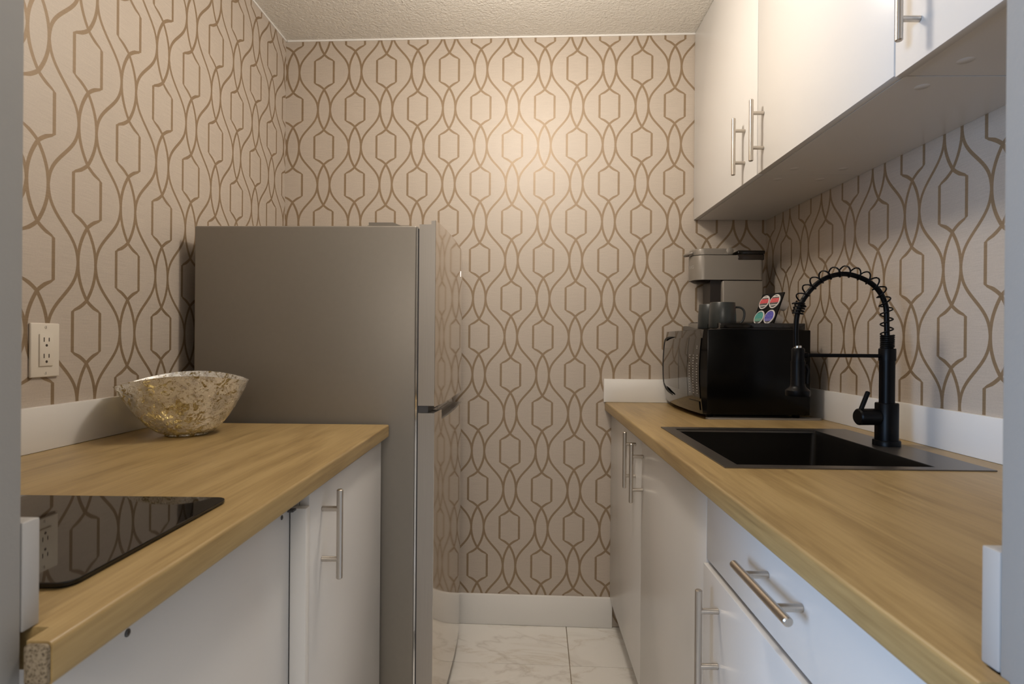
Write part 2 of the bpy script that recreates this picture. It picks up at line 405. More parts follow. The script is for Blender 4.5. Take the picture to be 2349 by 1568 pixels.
d2 = part('door', BX(FACE, FACE+.018, -1.180, -.591, -1.031, zc0 - .004, bev=.0012), 'white', t, 30)
bar_handle('R', FACE, (-.612, -.335), (-.612, -.433), 'z', d2)
t = root('drawer_base_cabinet', 'R', (.3, -1.51, ZF), 'white base cabinet with one drawer over a door, nearest the doorway on the right', 'cabinet')
part('body', carcass(FACE + .019, .60, -1.838, -1.183, -1.033, zc0 - .001), 'white', t, None)
part('toe_kick', BX(.085, .10, -1.838, -1.183, ZF, -1.034), 'white_matt', t, None)
dr = part('drawer', BX(FACE, FACE+.018, -1.836, -1.184, -.411, zc0 - .008, bev=.0012), 'white', t, 30)
bar_handle('R', FACE, (-1.550, -.331), (-1.451, -.331), 'y', dr)
dd = part('door', BX(FACE-.006, FACE+.012, -1.836, -1.184, -1.031, -.419, bev=.0012), 'white', t, 30)
bar_handle('R', FACE-.006, (-1.268, -.472), (-1.268, -.569), 'z', dd)

# ------------------------------------------------------------------ right worktop with the sink cut-out
def slab(xs, ys, z0, z1, hole, wall):
    """xs columns (last one replaced by wall(y)), ys rows; cell `hole` is left out. Front edges rounded."""
    bm = bmesh.new(); T = {}; B = {}
    for i, x in enumerate(xs):
        for j, y in enumerate(ys):
            xx = wall(y) if (i == len(xs)-1) else x
            yy = y if not callable(y) else y
            if j == len(ys)-1: yy = y - .0262*xx
            T[i, j] = bm.verts.new((xx, yy, z1)); B[i, j] = bm.verts.new((xx, yy, z0))
    nx, ny = len(xs)-1, len(ys)-1; cells = {(i, j) for i in range(nx) for j in range(ny)} - set(hole)
    for i, j in cells:
        bm.faces.new((T[i, j], T[i+1, j], T[i+1, j+1], T[i, j+1])); bm.faces.new((B[i, j], B[i, j+1], B[i+1, j+1], B[i+1, j]))
        for (a, b, n_) in (((i, j), (i+1, j), (i, j-1)), ((i+1, j), (i+1, j+1), (i+1, j)), ((i+1, j+1), (i, j+1), (i, j+1)), ((i, j+1), (i, j), (i-1, j))):
            if n_ not in cells: bm.faces.new((T[a], B[a], B[b], T[b]))
    bmesh.ops.recalc_face_normals(bm, faces=bm.faces[:])
    return bm
def round_front(bm, x=0.0, off=.0045):
    es = [e for e in bm.edges if all(abs(v.co.x - x) < 1e-5 for v in e.verts) and abs(e.verts[0].co.z - e.verts[1].co.z) < 1e-6]
    bmesh.ops.bevel(bm, geom=es, offset=off, segments=4, affect='EDGES', profile=.5)
bm = slab([0, .075, .565, .6], [-1.829, -1.16, -.683, 0], zc0, ZC, [(1, 1)], lambda y: wxR(y) - .0005)
round_front(bm)
ctR = solo('worktop', 'R', (.3, -.9, zc0), bm, 'woodR', 'oak-look worktop on the right with the black sink and faucet', 'worktop', 'oak-look worktops')
bm = BX(.0, .0235, -1.850, -1.829, zc0, ZC); round_front(bm); part('worktop_end', bm, 'woodR', ctR, 30)
bm = BX(.0035, .0225, -1.853, -1.850, zc0 + .003, ZC - .003, bev=.003); part('raw_end', bm, 'particle', ctR, 30, 'dark raw chipboard end')

# backsplash strips (right run)
def strip(F, name, org, bm, lab, mt='splash'): return solo(name, F, org, bm, mt, lab, 'backsplash', smooth=30)
strip('RW', 'backsplash_strip', (-.006, -.9, ZC), BX(-.0125, 0, -1.8225, -.016, ZC + .0003, ZC + .093, bev=.0015), 'low white backsplash strip on the right wall behind the black faucet')
xr = conv('RW', 'B', (0, -.015, 0)).x
strip('B', 'backsplash_strip', (.5, 0, ZC), BX(.2605, xr - .001, -.014, 0, ZC + .0005, ZC + .093, bev=.0015), 'low white backsplash strip on the back wall left of the microwave')
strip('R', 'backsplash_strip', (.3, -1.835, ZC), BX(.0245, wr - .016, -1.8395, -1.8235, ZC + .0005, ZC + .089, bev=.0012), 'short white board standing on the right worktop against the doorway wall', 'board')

# ------------------------------------------------------------------ sink
t = root('sink', 'R', (.32, -.92, ZC - .2), 'black square drop-in sink with a flat metal rim in the right worktop', 'sink')
x0, x1, y0, y1 = .062, .577, -1.174, -.668; ix0, ix1, iy0, iy1 = .094, .478, -1.150, -.700
bm = bmesh.new(); zr = ZC + .0025
def ring(bm, o, i, z0, z1):
    O = [(o[0], o[2]), (o[1], o[2]), (o[1], o[3]), (o[0], o[3])]; I = [(i[0], i[2]), (i[1], i[2]), (i[1], i[3]), (i[0], i[3])]
    vo = [[bm.verts.new((*p, z)) for p in O] for z in (z0, z1)]; vi = [[bm.verts.new((*p, z)) for p in I] for z in (z0, z1)]
    for k in range(4):
        l = (k+1) % 4
        bm.faces.new((vo[1][k], vo[1][l], vi[1][l], vi[1][k])); bm.faces.new((vo[0][k], vi[0][k], vi[0][l], vo[0][l]))
        bm.faces.new((vo[0][k], vo[0][l], vo[1][l], vo[1][k])); bm.faces.new((vi[0][k], vi[1][k], vi[1][l], vi[0][l]))
ring(bm, (x0, x1, y0, y1), (ix0, ix1, iy0, iy1), ZC + .0003, zr)
part('rim', bm, 'sinkrim', t, 30, 'flat gunmetal rim')
bm = bmesh.new(); dp = .20; tt = .0015
def ringv(z, ins, rad=.02, n=5, ex=0):
    out = []; a0, a1, b0, b1 = ix0 + ins - ex, ix1 - ins + ex, iy0 + ins - ex, iy1 - ins + ex
    for cx, cy, s0 in ((a1-rad, b1-rad, 0), (a0+rad, b1-rad, 90), (a0+rad, b0+rad, 180), (a1-rad, b0+rad, 270)):
        for k in range(n+1):
            a = R_(s0 + 90*k/n); out.append(bm.verts.new((cx + rad*math.cos(a), cy + rad*math.sin(a), z)))
    return out
rings = [ringv(ZC + .0010, 0, .004), ringv(ZC - .01, .0015, .012), ringv(ZC - dp + .03, .006, .02), ringv(ZC - dp + .01, .012, .02), ringv(ZC - dp, .028, .02), ringv(ZC - dp - .004, .13, .02)]
for a, b in zip(rings, rings[1:]):
    n_ = len(a)
    for i in range(n_): bm.faces.new((a[i], a[(i+1) % n_], b[(i+1) % n_], b[i]))
bm.faces.new(rings[-1])
bmesh.ops.solidify(bm, geom=bm.faces[:], thickness=-.0015)
part('basin', bm, 'sink', t, 40)
bm = bmesh.new(); lathe(bm, ((ix0+ix1)/2, (iy0+iy1)/2, ZC - dp - .0035), (0, 0, 1), [(0, .044), (.003, .044), (.003, .034), (.0005, .032), (.0005, .004), (.006, .004)], 28)
part('drain', bm, 'steel', t, 40)
part('inner_edge', BX(ix0 + .003, ix1 - .003, iy1 - .0030, iy1 - .0012, ZC - .0050, ZC - .0004), 'steel', t, None, 'bright inner edge of the rim')

# ------------------------------------------------------------------ faucet
fx, fy = .534, -.915; zb = ZC + .0028
t = root('faucet', 'R', (fx, fy, zb), 'tall matt black spring-neck kitchen faucet with pull-down spray', 'faucet')
bm = bmesh.new(); lathe(bm, (fx, fy, zb), (0, 0, 1), [(0, .0290), (.010, .0290), (.0125, .0275), (.0125, .0245), (.0975, .0245), (.0995, .0235), (.0995, .0165)], 36); part('base', bm, 'black', t, 40)
bm = bmesh.new(); lathe(bm, (fx, fy, zb + .0995), (0, 0, 1), [(0, .0163), (.100, .0163), (.100, .0180), (.127, .0180), (.129, .0172), (.129, .012)], 32); part('column', bm, 'black', t, 40)
bm = bmesh.new()                            # valve body sticking out to the left with its lever
cyl(bm, (fx - .02, fy, -.172), (.463, fy - .004, -.172), .0195, 28, .003); vb = part('valve', bm, 'black', t, 40)
bm = bmesh.new(); cyl(bm, (.472, fy - .002, -.156), (.489, fy - .002, -.112), .0052, 14, .002); part('lever', bm, 'black', vb, 40)
# hose path
zt = zb + .229
path = []
P0 = [(fx, zt - .03), (fx - .001, .015), (.532, .052), (.529, .092), (.512, .128), (.480, .153), (.434, .166), (.391, .157), (.360, .135), (.336, .104), (.3225, .070), (.3195, .03), (.3205, -.008)]
pp = [Vector((x, fy, z)) for x, z in cat(P0)]
bm = bmesh.new(); tube(bm, pp, .0058, 14); part('hose', bm, 'black', t, 60)
def coil(bm, path, i0, i1, turns, rad, wire, offs=lambda s: 0.0):
    seg = path[i0:i1+1]; L = [0]
    for a, b in zip(seg, seg[1:]): L.append(L[-1] + (b-a).length)
    n_ = int(turns*16); out = []
    for k in range(n_+1):
        s = k/n_*L[-1]; j = max(0, min(len(L)-2, next((q for q in range(len(L)-1) if L[q+1] >= s), len(L)-2)))
        f_ = (s - L[j])/max(1e-9, L[j+1]-L[j]); p = seg[j].lerp(seg[j+1], f_); tg = (seg[j+1]-seg[j]).normalized()
        side = Vector((0, 1, 0)); nrm = side.cross(tg).normalized()
        if nrm.z < 0 and abs(tg.x) > .3: nrm = nrm
        a = 6.2831853*turns*k/n_
        out.append(p + nrm*(math.cos(a)*rad + offs(k/n_)) + side*math.sin(a)*rad)
    tube(bm, out, wire, 6)
# outward normal sign: at the arch top, side x tangent (towards -x) points up or down
tg = (pp[49]-pp[48]).normalized(); sgn = 1 if Vector((0, 1, 0)).cross(tg).z > 0 else -1
bm = bmesh.new(); coil(bm, pp, 8, 76, 15.0, .0128, .0018, lambda s: sgn*.0062*min(1, max(0, (s-.22)/.2))); part('spring', bm, 'black', t, 60)
bm = bmesh.new(); tube(bm, [], .001) if False else None
i_ = 74
bm2 = bmesh.new(); coil(bm2, pp, 74, 80, 4, .0118, .0020); part('spring', bm2, 'black', t, 60)
bm.free()
bm = bmesh.new()
zz = zb + .2285; q = [Vector((fx, fy, zz + .031*k/10)) for k in range(11)]; coil(bm, q, 0, 10, 7, .0135, .0021); part('spring', bm, 'black', t, 60)
bm = bmesh.new(); cyl(bm, (.343, fy, -.0275), (fx - .016, fy, -.0275), .0044, 14); part('arm', bm, 'black', t, 40)
sx = .325
bm = bmesh.new(); lathe(bm, (sx, fy, -.0415), (0, 0, 1), [(0, .0145), (.028, .0145), (.0315, .012), (.0315, .008)], 28); sp = part('spray_head', bm, 'black', t, 40)
bm = bmesh.new(); lathe(bm, (sx, fy, -.124), (0, 0, 1), [(0, .0262), (.002, .0272), (.013, .0272), (.018, .0215), (.021, .0180), (.026, .0162), (.0825, .0158)], 32); part('nozzle', bm, 'black', sp, 40)
bm = bmesh.new(); lathe(bm, (sx - .001, fy, -.0105), (0, 0, 1), [(0, .0085), (.005, .0085), (.006, .0070)], 20); part('collar', bm, 'chrome', sp, 40, 'bright metal collar')
bm = bmesh.new(); tube(bm, [(sx + .017, fy - .004, -.050), (sx + .0225, fy - .004, -.062), (sx + .020, fy - .004, -.082), (sx + .020, fy - .004, -.095)], .0035, 8); part('trigger', bm, 'black', sp, 40)
bm = bmesh.new(); cyl(bm, (sx + .012, fy, -.0275), (.347, fy, -.0275), .0075, 16); part('holder', bm, 'black', t, 40)

# ------------------------------------------------------------------ microwave
MX0, MX1, MY0, MY1, MZ0, MZ1 = .237, .570, -.490, -.032, ZC + .016, .0425
t = root('microwave', 'R', (.40, -.27, ZC), 'black microwave oven on the right worktop, coffee maker on its top', 'microwave')
part('body', BX(MX0 + .012, MX1, MY0, MY1, MZ0, MZ1, bev=.003), 'blackside', t, 30)
def mwx(y, z, off=0.0):
    yn = (y - (MY0+MY1)/2)/((MY1-MY0)/2); zn = (z - (MZ0+MZ1)/2)/((MZ1-MZ0)/2)
    return MX0 - .010*(1 - min(1, zn*zn)) - .016*(1 - min(1, yn*yn)) - off
def skin(bm, yz_fn, nu, nv, off, back=None):
    """patch on the bulged front; yz_fn(u,v)->(y,z); back: x of a flat back to close it into a solid"""
    F_ = [[bm.verts.new((mwx(*yz_fn(i/nu, j/nv), off), *yz_fn(i/nu, j/nv))) for j in range(nv+1)] for i in range(nu+1)]
    G = [[bm.verts.new(((back if back is not None else mwx(*yz_fn(i/nu, j/nv), off - .0015)), *yz_fn(i/nu, j/nv))) for j in range(nv+1)] for i in range(nu+1)]
    for i in range(nu):
        for j in range(nv):
            bm.faces.new((F_[i][j], F_[i][j+1], F_[i+1][j+1], F_[i+1][j])); bm.faces.new((G[i][j], G[i+1][j], G[i+1][j+1], G[i][j+1]))
    for i in range(nu):
        bm.faces.new((F_[i][0], F_[i+1][0], G[i+1][0], G[i][0])); bm.faces.new((F_[i][nv], G[i][nv], G[i+1][nv], F_[i+1][nv]))
    for j in range(nv):
        bm.faces.new((F_[0][j], G[0][j], G[0][j+1], F_[0][j+1])); bm.faces.new((F_[nu][j], F_[nu][j+1], G[nu][j+1], G[nu][j]))
rect = lambda y0, y1, z0, z1: (lambda u, v: (y0 + (y1-y0)*u, z0 + (z1-z0)*v))
bm = bmesh.new(); skin(bm, rect(MY0, MY1, MZ0 + .001, MZ1 - .001), 24, 14, 0, MX0 + .012); fp = part('front_panel', bm, 'blackgloss', t, 25)
cpy = -.396                                  # control panel | door split
# door: lens-shaped glass leaf, bows at top and bottom
def doorshape(u, v):
    y = cpy + (MY1 - .012 - cpy)*u; zb_ = -.177 + .020*u**1.6; zt_ = .0165 - .016*u**2
    return y, zb_ + (zt_ - zb_)*v
bm = bmesh.new(); skin(bm, doorshape, 16, 12, .004); door = part('door', bm, 'blackgloss', t, 25)
bm = bmesh.new(); skin(bm, rect(-.309, -.070, -.160, -.020), 12, 8, .0046); part('window', bm, 'mwwin', door, 25, 'grey see-through oven window')
bm = bmesh.new()
GO = [(-.215, .0215), (-.13, .0215), (-.060, .0150), (-.037, .0020), (-.034, -.035), (-.033, -.078), (-.034, -.120), (-.038, -.150), (-.062, -.168), (-.13, -.183), (-.225, -.190)]
GI = [(-.215, .0205), (-.135, .0150), (-.075, .0080), (-.056, -.004), (-.052, -.035), (-.051, -.078), (-.052, -.120), (-.056, -.148), (-.078, -.159), (-.14, -.173), (-.225, -.186)]
gc = cat([(a[0], a[1], b[0], b[1]) for a, b in zip(GO, GI)], 3)
def groove(u, v):                            # finger groove wrapping the far end of the door
    q = gc[min(len(gc)-1, int(round(u*(len(gc)-1))))]; return q[0] + (q[2]-q[0])*v, q[1] + (q[3]-q[1])*v
skin(bm, groove, len(gc)-1, 2, .0052)
part('handle', bm, 'dark', door, 25, 'dark finger groove')
bm = bmesh.new(); skin(bm, rect(MY0 + .0008, cpy - .003, -.1765, .016), 8, 12, .004); cp = part('control_panel', bm, 'blackgloss', t, 25)
bm = bmesh.new()
for r_ in range(15):
    for c_ in range(3):
        if r_ == 2 and c_ != 1: continue
        yy = -.418 - c_*.028; zz = -.040 - r_*.0086
        wd_ = random.uniform(.004, .008); skin(bm, rect(yy - wd_/2, yy + wd_/2, zz - .0011, zz + .0011), 1, 1, .0045)
for c_ in range(2): skin(bm, rect(-.470, -.466, -.012 - c_*.006, -.0095 - c_*.006), 1, 1, .0045)
part('keypad_print', bm, 'print', cp, None, 'pale keypad markings', 'stuff')
bm = bmesh.new(); skin(bm, rect(-.478, -.392, -.214, -.186), 6, 3, .003); part('open_button', bm, 'blackgloss', t, 25)
bm = bmesh.new()
for px_, py_ in ((MX0 + .03, MY0 + .03), (MX1 - .03, MY0 + .03), (MX0 + .03, MY1 - .03), (MX1 - .03, MY1 - .03)):
    b2 = bmesh.new(); lathe(b2, (px_, py_, ZC + .0062), (0, 0, 1), [(0, .011), (.0098, .013)], 16); part('foot', b2, 'black', t, 40)
bm.free()
# pad beneath the microwave
bm = bmesh.new(); pts = []
for cx, cy, s0 in ((.600, -.475, -90), (.600, -.463, 0), (.30, -.40, 90), (.262, -.475, 180)):
    for k in range(7):
        a = R_(s0 + 15*k); pts.append((cx + .012*math.cos(a), cy + .012*math.sin(a)))
bm = PR(pts, ZC + .0002, ZC + .006)
solo('trivet', 'R', (.4, -.45, ZC), bm, 'greypad', 'flat grey pad sticking out from under the right end of the microwave', 'mat', smooth=30)

# ------------------------------------------------------------------ black tray on the microwave
tx0, tx1, ty0, ty1 = .300, .598, -.458, -.040; tz = MZ1 + .0003
t = root('tray', 'R', (.42, -.26, tz), 'low black tray with a wavy lip on top of the microwave', 'tray')
part('floor', BX(tx0, tx1 - .03, ty0, ty1, tz, tz + .005, bev=.001), 'blackgloss', t, 30)
part('side', BX(tx0, tx1 - .03, ty0, ty0 + .004, tz + .005, tz + .0215, bev=.0008), 'blackgloss', t, 30)
part('side', BX(tx0, tx1 - .03, ty1 - .004, ty1, tz + .005, tz + .0215, bev=.0008), 'blackgloss', t, 30)
bm = bmesh.new(); n_ = 40; lo = []; hi = []
for xx in (tx0, tx0 + .004):
    A, B_ = [], []
    for k in range(n_+1):
        s = k/n_; yy = ty0 + .004 + (ty1 - ty0 - .008)*s
        c_ = max(0, 1 - abs(s - .60)/.34); hgt = .0215 - .0125*(3*c_*c_ - 2*c_**3)
        A.append(bm.verts.new((xx, yy, tz + .005))); B_.append(bm.verts.new((xx, yy, tz + hgt)))
    lo.append(A); hi.append(B_)
for k in range(n_):
    bm.faces.new((lo[0][k], lo[0][k+1], hi[0][k+1], hi[0][k])); bm.faces.new((lo[1][k], hi[1][k], hi[1][k+1], lo[1][k+1]))
    bm.faces.new((hi[0][k], hi[0][k+1], hi[1][k+1], hi[1][k])); bm.faces.new((lo[0][k], lo[1][k], lo[1][k+1], lo[0][k+1]))
for k in (0, n_): bm.faces.new((lo[0][k], hi[0][k], hi[1][k], lo[1][k]))
part('lip', bm, 'blackgloss', t, 40)
tz7 = tz + .0053

# ------------------------------------------------------------------ coffee maker (spout towards the aisle)
cy0, cy1 = -.152, -.042; cxm = .3055; ccy = (cy0+cy1)/2; cr = (cy1-cy0)/2
t = root('coffee_maker', 'R', (.39, ccy, tz7), 'slim grey-brown single-cup coffee maker on top of the microwave', 'coffee maker')
def capsule(x0, x1, yc, r, rb=.014, n=14):   # rounded nose towards -x, small corner radii at +x
    pts = [(x0 + r - r*math.sin(R_(90 - 180*k/n)) if False else x0 + r - r*math.cos(R_(90 - 180*k/n)), yc - r*math.sin(R_(90 - 180*k/n))*1.0) for k in range(n+1)]
    pts = [(x0 + r*.8*(1 - math.cos(R_(-90 + 180*k/n))), yc + r*math.sin(R_(-90 + 180*k/n))) for k in range(n+1)][::-1]
    o = list(pts)
    for s0, cx, cy in ((270, x1 - rb, yc - r + rb), (0, x1 - rb, yc + r - rb)):
        for k in range(6): a = R_(s0 + 18*k); o.append((cx + rb*math.cos(a), cy + rb*math.sin(a)))
    return o
def bevtop(bm, off=.004, seg=3):
    zs = [v.co.z for v in bm.verts]; a, b = min(zs), max(zs)
    es = [e for e in bm.edges if (abs(e.verts[0].co.z-b) < 1e-6 and abs(e.verts[1].co.z-b) < 1e-6)]
    bmesh.ops.bevel(bm, geom=es, offset=off, segments=seg, affect='EDGES', profile=.5); return bm
XB = .566
base = PR(capsule(cxm + .0005, XB, ccy, cr*.98), tz7, tz7 + .026); part('base', bevtop(base, .002), 'coffee', t, 40)
part('drip_grate', bevtop(PR(capsule(cxm + .006, cxm + .085, ccy, cr*.80), tz7 + .0262, tz7 + .029), .001), 'coffee_dk', t, 40)
# tank / lower back body
bm = BX(.412, XB, cy0, cy1, tz7 + .0262, .2350, bev=.008, seg=4); part('body', bm, 'coffee', t, 40)
part('column', BX(.372, .4115, cy0 + .014, cy1 - .014, tz7 + .0262, .2375), 'coffee_dk', t, 30, 'dark recessed column behind the cup space')
head = PR(capsule(cxm, XB, ccy, cr), .2365, .3290); hd = part('head', bevtop(head, .003), 'coffee', t, 50)
bm = PR(capsule(cxm + .001, .458, ccy, cr*.98, .03), .3310, .3545); bevtop(bm, .005); lid = part('lid', bm, 'coffee', t, 50)
bm = bmesh.new(); tube(bm, [(cxm + .004, ccy - .028, .3395), (cxm - .013, ccy - .020, .3360), (cxm - .018, ccy, .3350), (cxm - .013, ccy + .020, .3360), (cxm + .004, ccy + .028, .3395)], .0055, 10)
part('lid_tab', bm, 'coffee', lid, 50)
bm = bmesh.new(); cyl(bm, (.440, cy0 - .0005, .3440), (.440, cy0 + .010, .3440), .0135, 24, .001); part('hinge', bm, 'coffee', lid, 50)
part('brew_nozzle', (lambda b: (lathe(b, (.352, ccy, .2275), (0, 0, 1), [(0, .028), (.004, .036), (.0086, .040)], 28), b)[1])(bmesh.new()), 'coffee_dk', t, 40)
bm = BX(.468, XB + .003, cy0 - .004, cy1 - .01, .3330, .3465, bev=.003); wt = part('tank_lid', bm, 'blackgloss', t, 40, 'black lid of the water tank')
part('tank', BX(.4695, XB + .001, cy0 - .002, cy1 - .012, .3110, .3328, bev=.003), 'smoke', t, 40, 'smoky see-through water tank')
# the word on the nose, wrapped around it
cu = bpy.data.curves.new('word', 'FONT'); cu.body = 'KEURIG'; cu.size = .0165; cu.align_x = 'CENTER'; cu.extrude = 0.0; cu.space_character = 1.1
tmp = bpy.data.objects.new('word', cu); C.objects.link(tmp); bpy.context.view_layer.update()
me = bpy.data.meshes.new_from_object(tmp.evaluated_get(bpy.context.evaluated_depsgraph_get())); bpy.data.objects.remove(tmp)
bm = bmesh.new(); bm.from_mesh(me); bmesh.ops.subdivide_edges(bm, edges=bm.edges[:], cuts=1)
for v in bm.verts:
    a = -v.co.x/(cr*.9); x_ = cxm + cr*.8*(1 - math.cos(a)) - .0004; y_ = ccy + (cr + .0004)*math.sin(a); z_ = .2815 + v.co.y
    v.co = Vector((x_, y_, z_))
part('lettering', bm, 'print', hd, None, 'pale brand lettering on the nose')

# ------------------------------------------------------------------ mugs
def mug(x, y, z, ang, lab):
    t = root('mug', 'R', (x, y, z), lab, 'mug', 'charcoal mugs on the microwave')
    bm = bmesh.new(); lathe(bm, (x, y, z), (0, 0, 1), [(0, .034), (.001, .0415), (.004, .0435), (.045, .0425), (.0835, .0395), (.085, .0385), (.083, .0372), (.045, .039), (.006, .0385), (.005, .001)], 40)
    part('cup', bm, 'mug', t, 40)
    bm = bmesh.new(); lathe(bm, (x, y, z + .0846), (0, 0, 1), [(0, .0392), (.0008, .0390), (.0009, .0382), (0, .0376)], 40, cap=False); part('rim', bm, 'mugrim', t, 60, 'thin lighter rim')
    dx, dy = math.cos(ang), math.sin(ang)
    pts = cat([(.0405, .070), (.055, .069), (.066, .060), (.0685, .045), (.064, .027), (.052, .014), (.0425, .011)], 5)
    bm = bmesh.new(); tube(bm, [(x + dx*r, y + dy*r, z + h_) for r, h_ in pts], .0036, 10); part('handle', bm, 'mug', t, 60)
mug(.3285, -.395, tz7, R_(-10), 'charcoal mug on the right of the pair, its handle pointing to the coffee pods')
mug(.3230, -.2960, tz7, R_(40), 'charcoal mug half hidden behind the other, under the coffee maker spout')

# ------------------------------------------------------------------ coffee pod stand and four pods
hx, hy, hz = .474, -.350, tz7                # middle of the panel's foot
ud = Vector((.22, -.975, 0)).normalized()    # along the panel, far to near
up = Vector((.35, .09, .93)).normalized(); up = (up - ud*up.dot(ud)).normalized()
nn = ud.cross(up).normalized()
if nn.x > 0: nn = -nn
def pt_(a, b, c): return Vector((hx, hy, hz)) + ud*a + up*b + nn*c
t = root('pod_stand', 'R', (hx, hy, hz), 'leaning black stand holding four coffee pods beside the coffee maker', 'pod holder')
bm = bmesh.new()
for a0, a1, b0, b1, ca_, cb_ in ((-.056, 0, .0035, .070, -.027, .042), (0, .056, .0035, .070, .027, .042), (-.056, 0, .070, .130, -.027, .098), (0, .056, .070, .130, .027, .098)):
    n_ = 32; per = []
    for k in range(n_):
        s_ = k/n_*4; e_ = int(s_); f_ = s_ - e_
        per.append(((a1, b0 + (b1-b0)*f_), (a1 + (a0-a1)*f_, b1), (a0, b1 + (b0-b1)*f_), (a0 + (a1-a0)*f_, b0))[e_])
    ang = [math.atan2(q[1]-cb_, q[0]-ca_) for q in per]
    for c in (-.002, .002):
        O = [bm.verts.new(pt_(*q, c)) for q in per]; I = [bm.verts.new(pt_(ca_ + .0229*math.cos(t_), cb_ + .0229*math.sin(t_), c)) for t_ in ang]
        if c < 0: O0, I0 = O, I
    for k in range(n_):
        l_ = (k+1) % n_
        bm.faces.new((O0[k], O0[l_], I0[l_], I0[k])); bm.faces.new((O[k], I[k], I[l_], O[l_])); bm.faces.new((I0[k], I0[l_], I[l_], I[k])); bm.faces.new((O0[k], O[k], O[l_], O0[l_]))
bmesh.ops.remove_doubles(bm, verts=bm.verts[:], dist=1e-6)
part('panel', bm, 'black', t, 30)
for sy in (-.048, .048):
    bm = bmesh.new(); box(bm, hx - .004, hx + .060, hy + sy - .002, hy + sy + .002, hz, hz + .004); part('foot', bm, 'black', t, None)
for a, b, mm, lb in ((-.027, .098, 'lid_red', 'red-labelled coffee pod, the far one of the upper pair'), (.027, .098, 'lid_red', 'red-labelled coffee pod, the near one of the upper pair'),
                     (-.027, .042, 'lid_teal', 'teal-labelled coffee pod in the lower row'), (.027, .042, 'lid_blue', 'blue-labelled coffee pod in the lower row')):
    c = pt_(a, b, .0022)
    q = root('coffee_pod', 'R', c, lb, 'coffee pod', 'coffee pods in the black stand')
    bm = bmesh.new(); lathe(bm, c, nn, [(-.040, .0175), (-.039, .0185), (-.002, .0222), (0, .0222), (0, .0250), (.0018, .0255), (.0030, .0250)], 32); part('cup', bm, 'pod', q, 40)
    me = finish('label', (lambda b_: (lathe(b_, (0, 0, 0), (0, 0, 1), [(0, .0212), (.0006, .0212)], 32), b_)[1])(bmesh.new()), mm, 30)
    o = bpy.data.objects.new('label', me); C.objects.link(o); o.parent = q
    rot = Matrix((ud, up, nn)).transposed()
    if rot.determinant() < 0: rot = Matrix((-ud, up, nn)).transposed()
    o.matrix_local = Matrix.Translation(nn*.0031) @ rot.to_4x4()
    tag(o, lb.split('-')[0] + ' printed foil lid')

# ------------------------------------------------------------------ upper cabinets
UF = .345
ztop = ZT - .002
def wx_(y): return wxR(y)
for k, (ya, yb, hy_, lab) in enumerate(((-.003, -.620, -.530, 'white wall cabinet in the back right corner, above the coffee maker'),
                                   (-.622, -1.222, -.664, 'white wall cabinet in the middle of the row over the right worktop'),
                                   (-1.224, -1.84, -1.288, 'white wall cabinet nearest the doorway, upper right of the photo'))):
    t = root('wall_cabinet', 'R', (.5, (ya+yb)/2, ZU), lab, 'cabinet', 'white wall cabinets in a row')
    yb2 = yb if k < 2 else -1.838
    pts = [(UF + .0195, yb2), (wx_(yb2) - .001, yb2), (wx_(ya) - .001, ya - .026*wx_(ya)*(k == 0) - .001*(k == 0)), (UF + .0195, ya - .026*UF*(k == 0) - .002*(k == 0))]
    zb_ = ZU if k < 2 else ZU + .0005
    part('body', PR(pts, zb_, ztop), 'white', t, None)
    yf = ya if k else -.0115
    dz = 0 if k < 2 else -.004
    dr_ = part('door', BX(UF, UF + .0185, yb2 + .0012, yf - .0012, ZU + .0005 + dz, ztop - .001, bev=.001), 'white', t, 30)
    bar_handle('R', UF, (hy_, .552 if k < 2 else .556), (hy_, .650 if k < 2 else .654), 'z', dr_)
    for cx_, cy_ in (((.425, -.575), (.55, -.575)) if k == 0 else ((.425, -.677), (.425, -1.180), (.56, -.677)) if k == 1 else ((.43, -1.278), )):
        b2 = bmesh.new(); lathe(b2, (cx_, cy_, zb_ - .0006), (0, 0, 1), [(0, .0120), (.0006, .0130)], 24); part('screw_cap', b2, 'white', t, 40)

# ------------------------------------------------------------------ left run
def wxL(y): return conv('LW', 'L', (0, y, 0)).x
zl0 = ZL - .035
LF = -.020
t = root('base_cabinet', 'L', (-.3, -1.0, ZF), 'white base cabinet with one door, between the fridge and the screwed panel', 'cabinet')
part('body', carcass(-.60, LF - .019, -1.262, -.728, -1.033, zl0 - .001), 'white', t, None)
part('toe_kick', BX(-.10, -.085, -1.262, -.728, ZF, -1.034), 'white_matt', t, None)
dl = part('door', BX(LF - .018, LF, -1.262, -.726, -1.031, zl0 - .004, bev=.0012), 'white', t, 30)
bar_handle('L', LF, (-1.196, -.329), (-1.196, -.427), 'z', dl, out=1)
t = root('end_panel', 'L', (-.3, -1.5, ZF), 'plain white screwed panel with a narrow post, under the black cooktop', 'panel')
part('panel', BX(-.064, -.047, -1.838, -1.285, ZF, zl0 - .001, bev=.0008), 'white', t, 30)
part('post', BX(-.0465, -.018, -1.2835, -1.2645, ZF, -.303, bev=.001), 'splash', t, 30, 'narrow upright post standing proud of the panel')
part('bracket', BX(-.045, -.035, -1.30, -1.285, -.3050, -.3020), 'screw', t, None)
for yy, zz in ((-1.318, -.3085), (-1.700, -.3085)):
    b2 = bmesh.new(); lathe(b2, (-.0470, yy, zz), (1, 0, 0), [(0, .0042), (.0008, .0042), (.0012, .0035)], 16)
    sc_ = part('screw', b2, 'screw', t, 40); b3 = bmesh.new(); box(b3, -.0459, -.0456, yy - .0025, yy + .0025, zz - .0004, zz + .0004); box(b3, -.0459, -.0456, yy - .0004, yy + .0004, zz - .0025, zz + .0025)
    part('screw_slot', b3, 'slot', sc_, None)

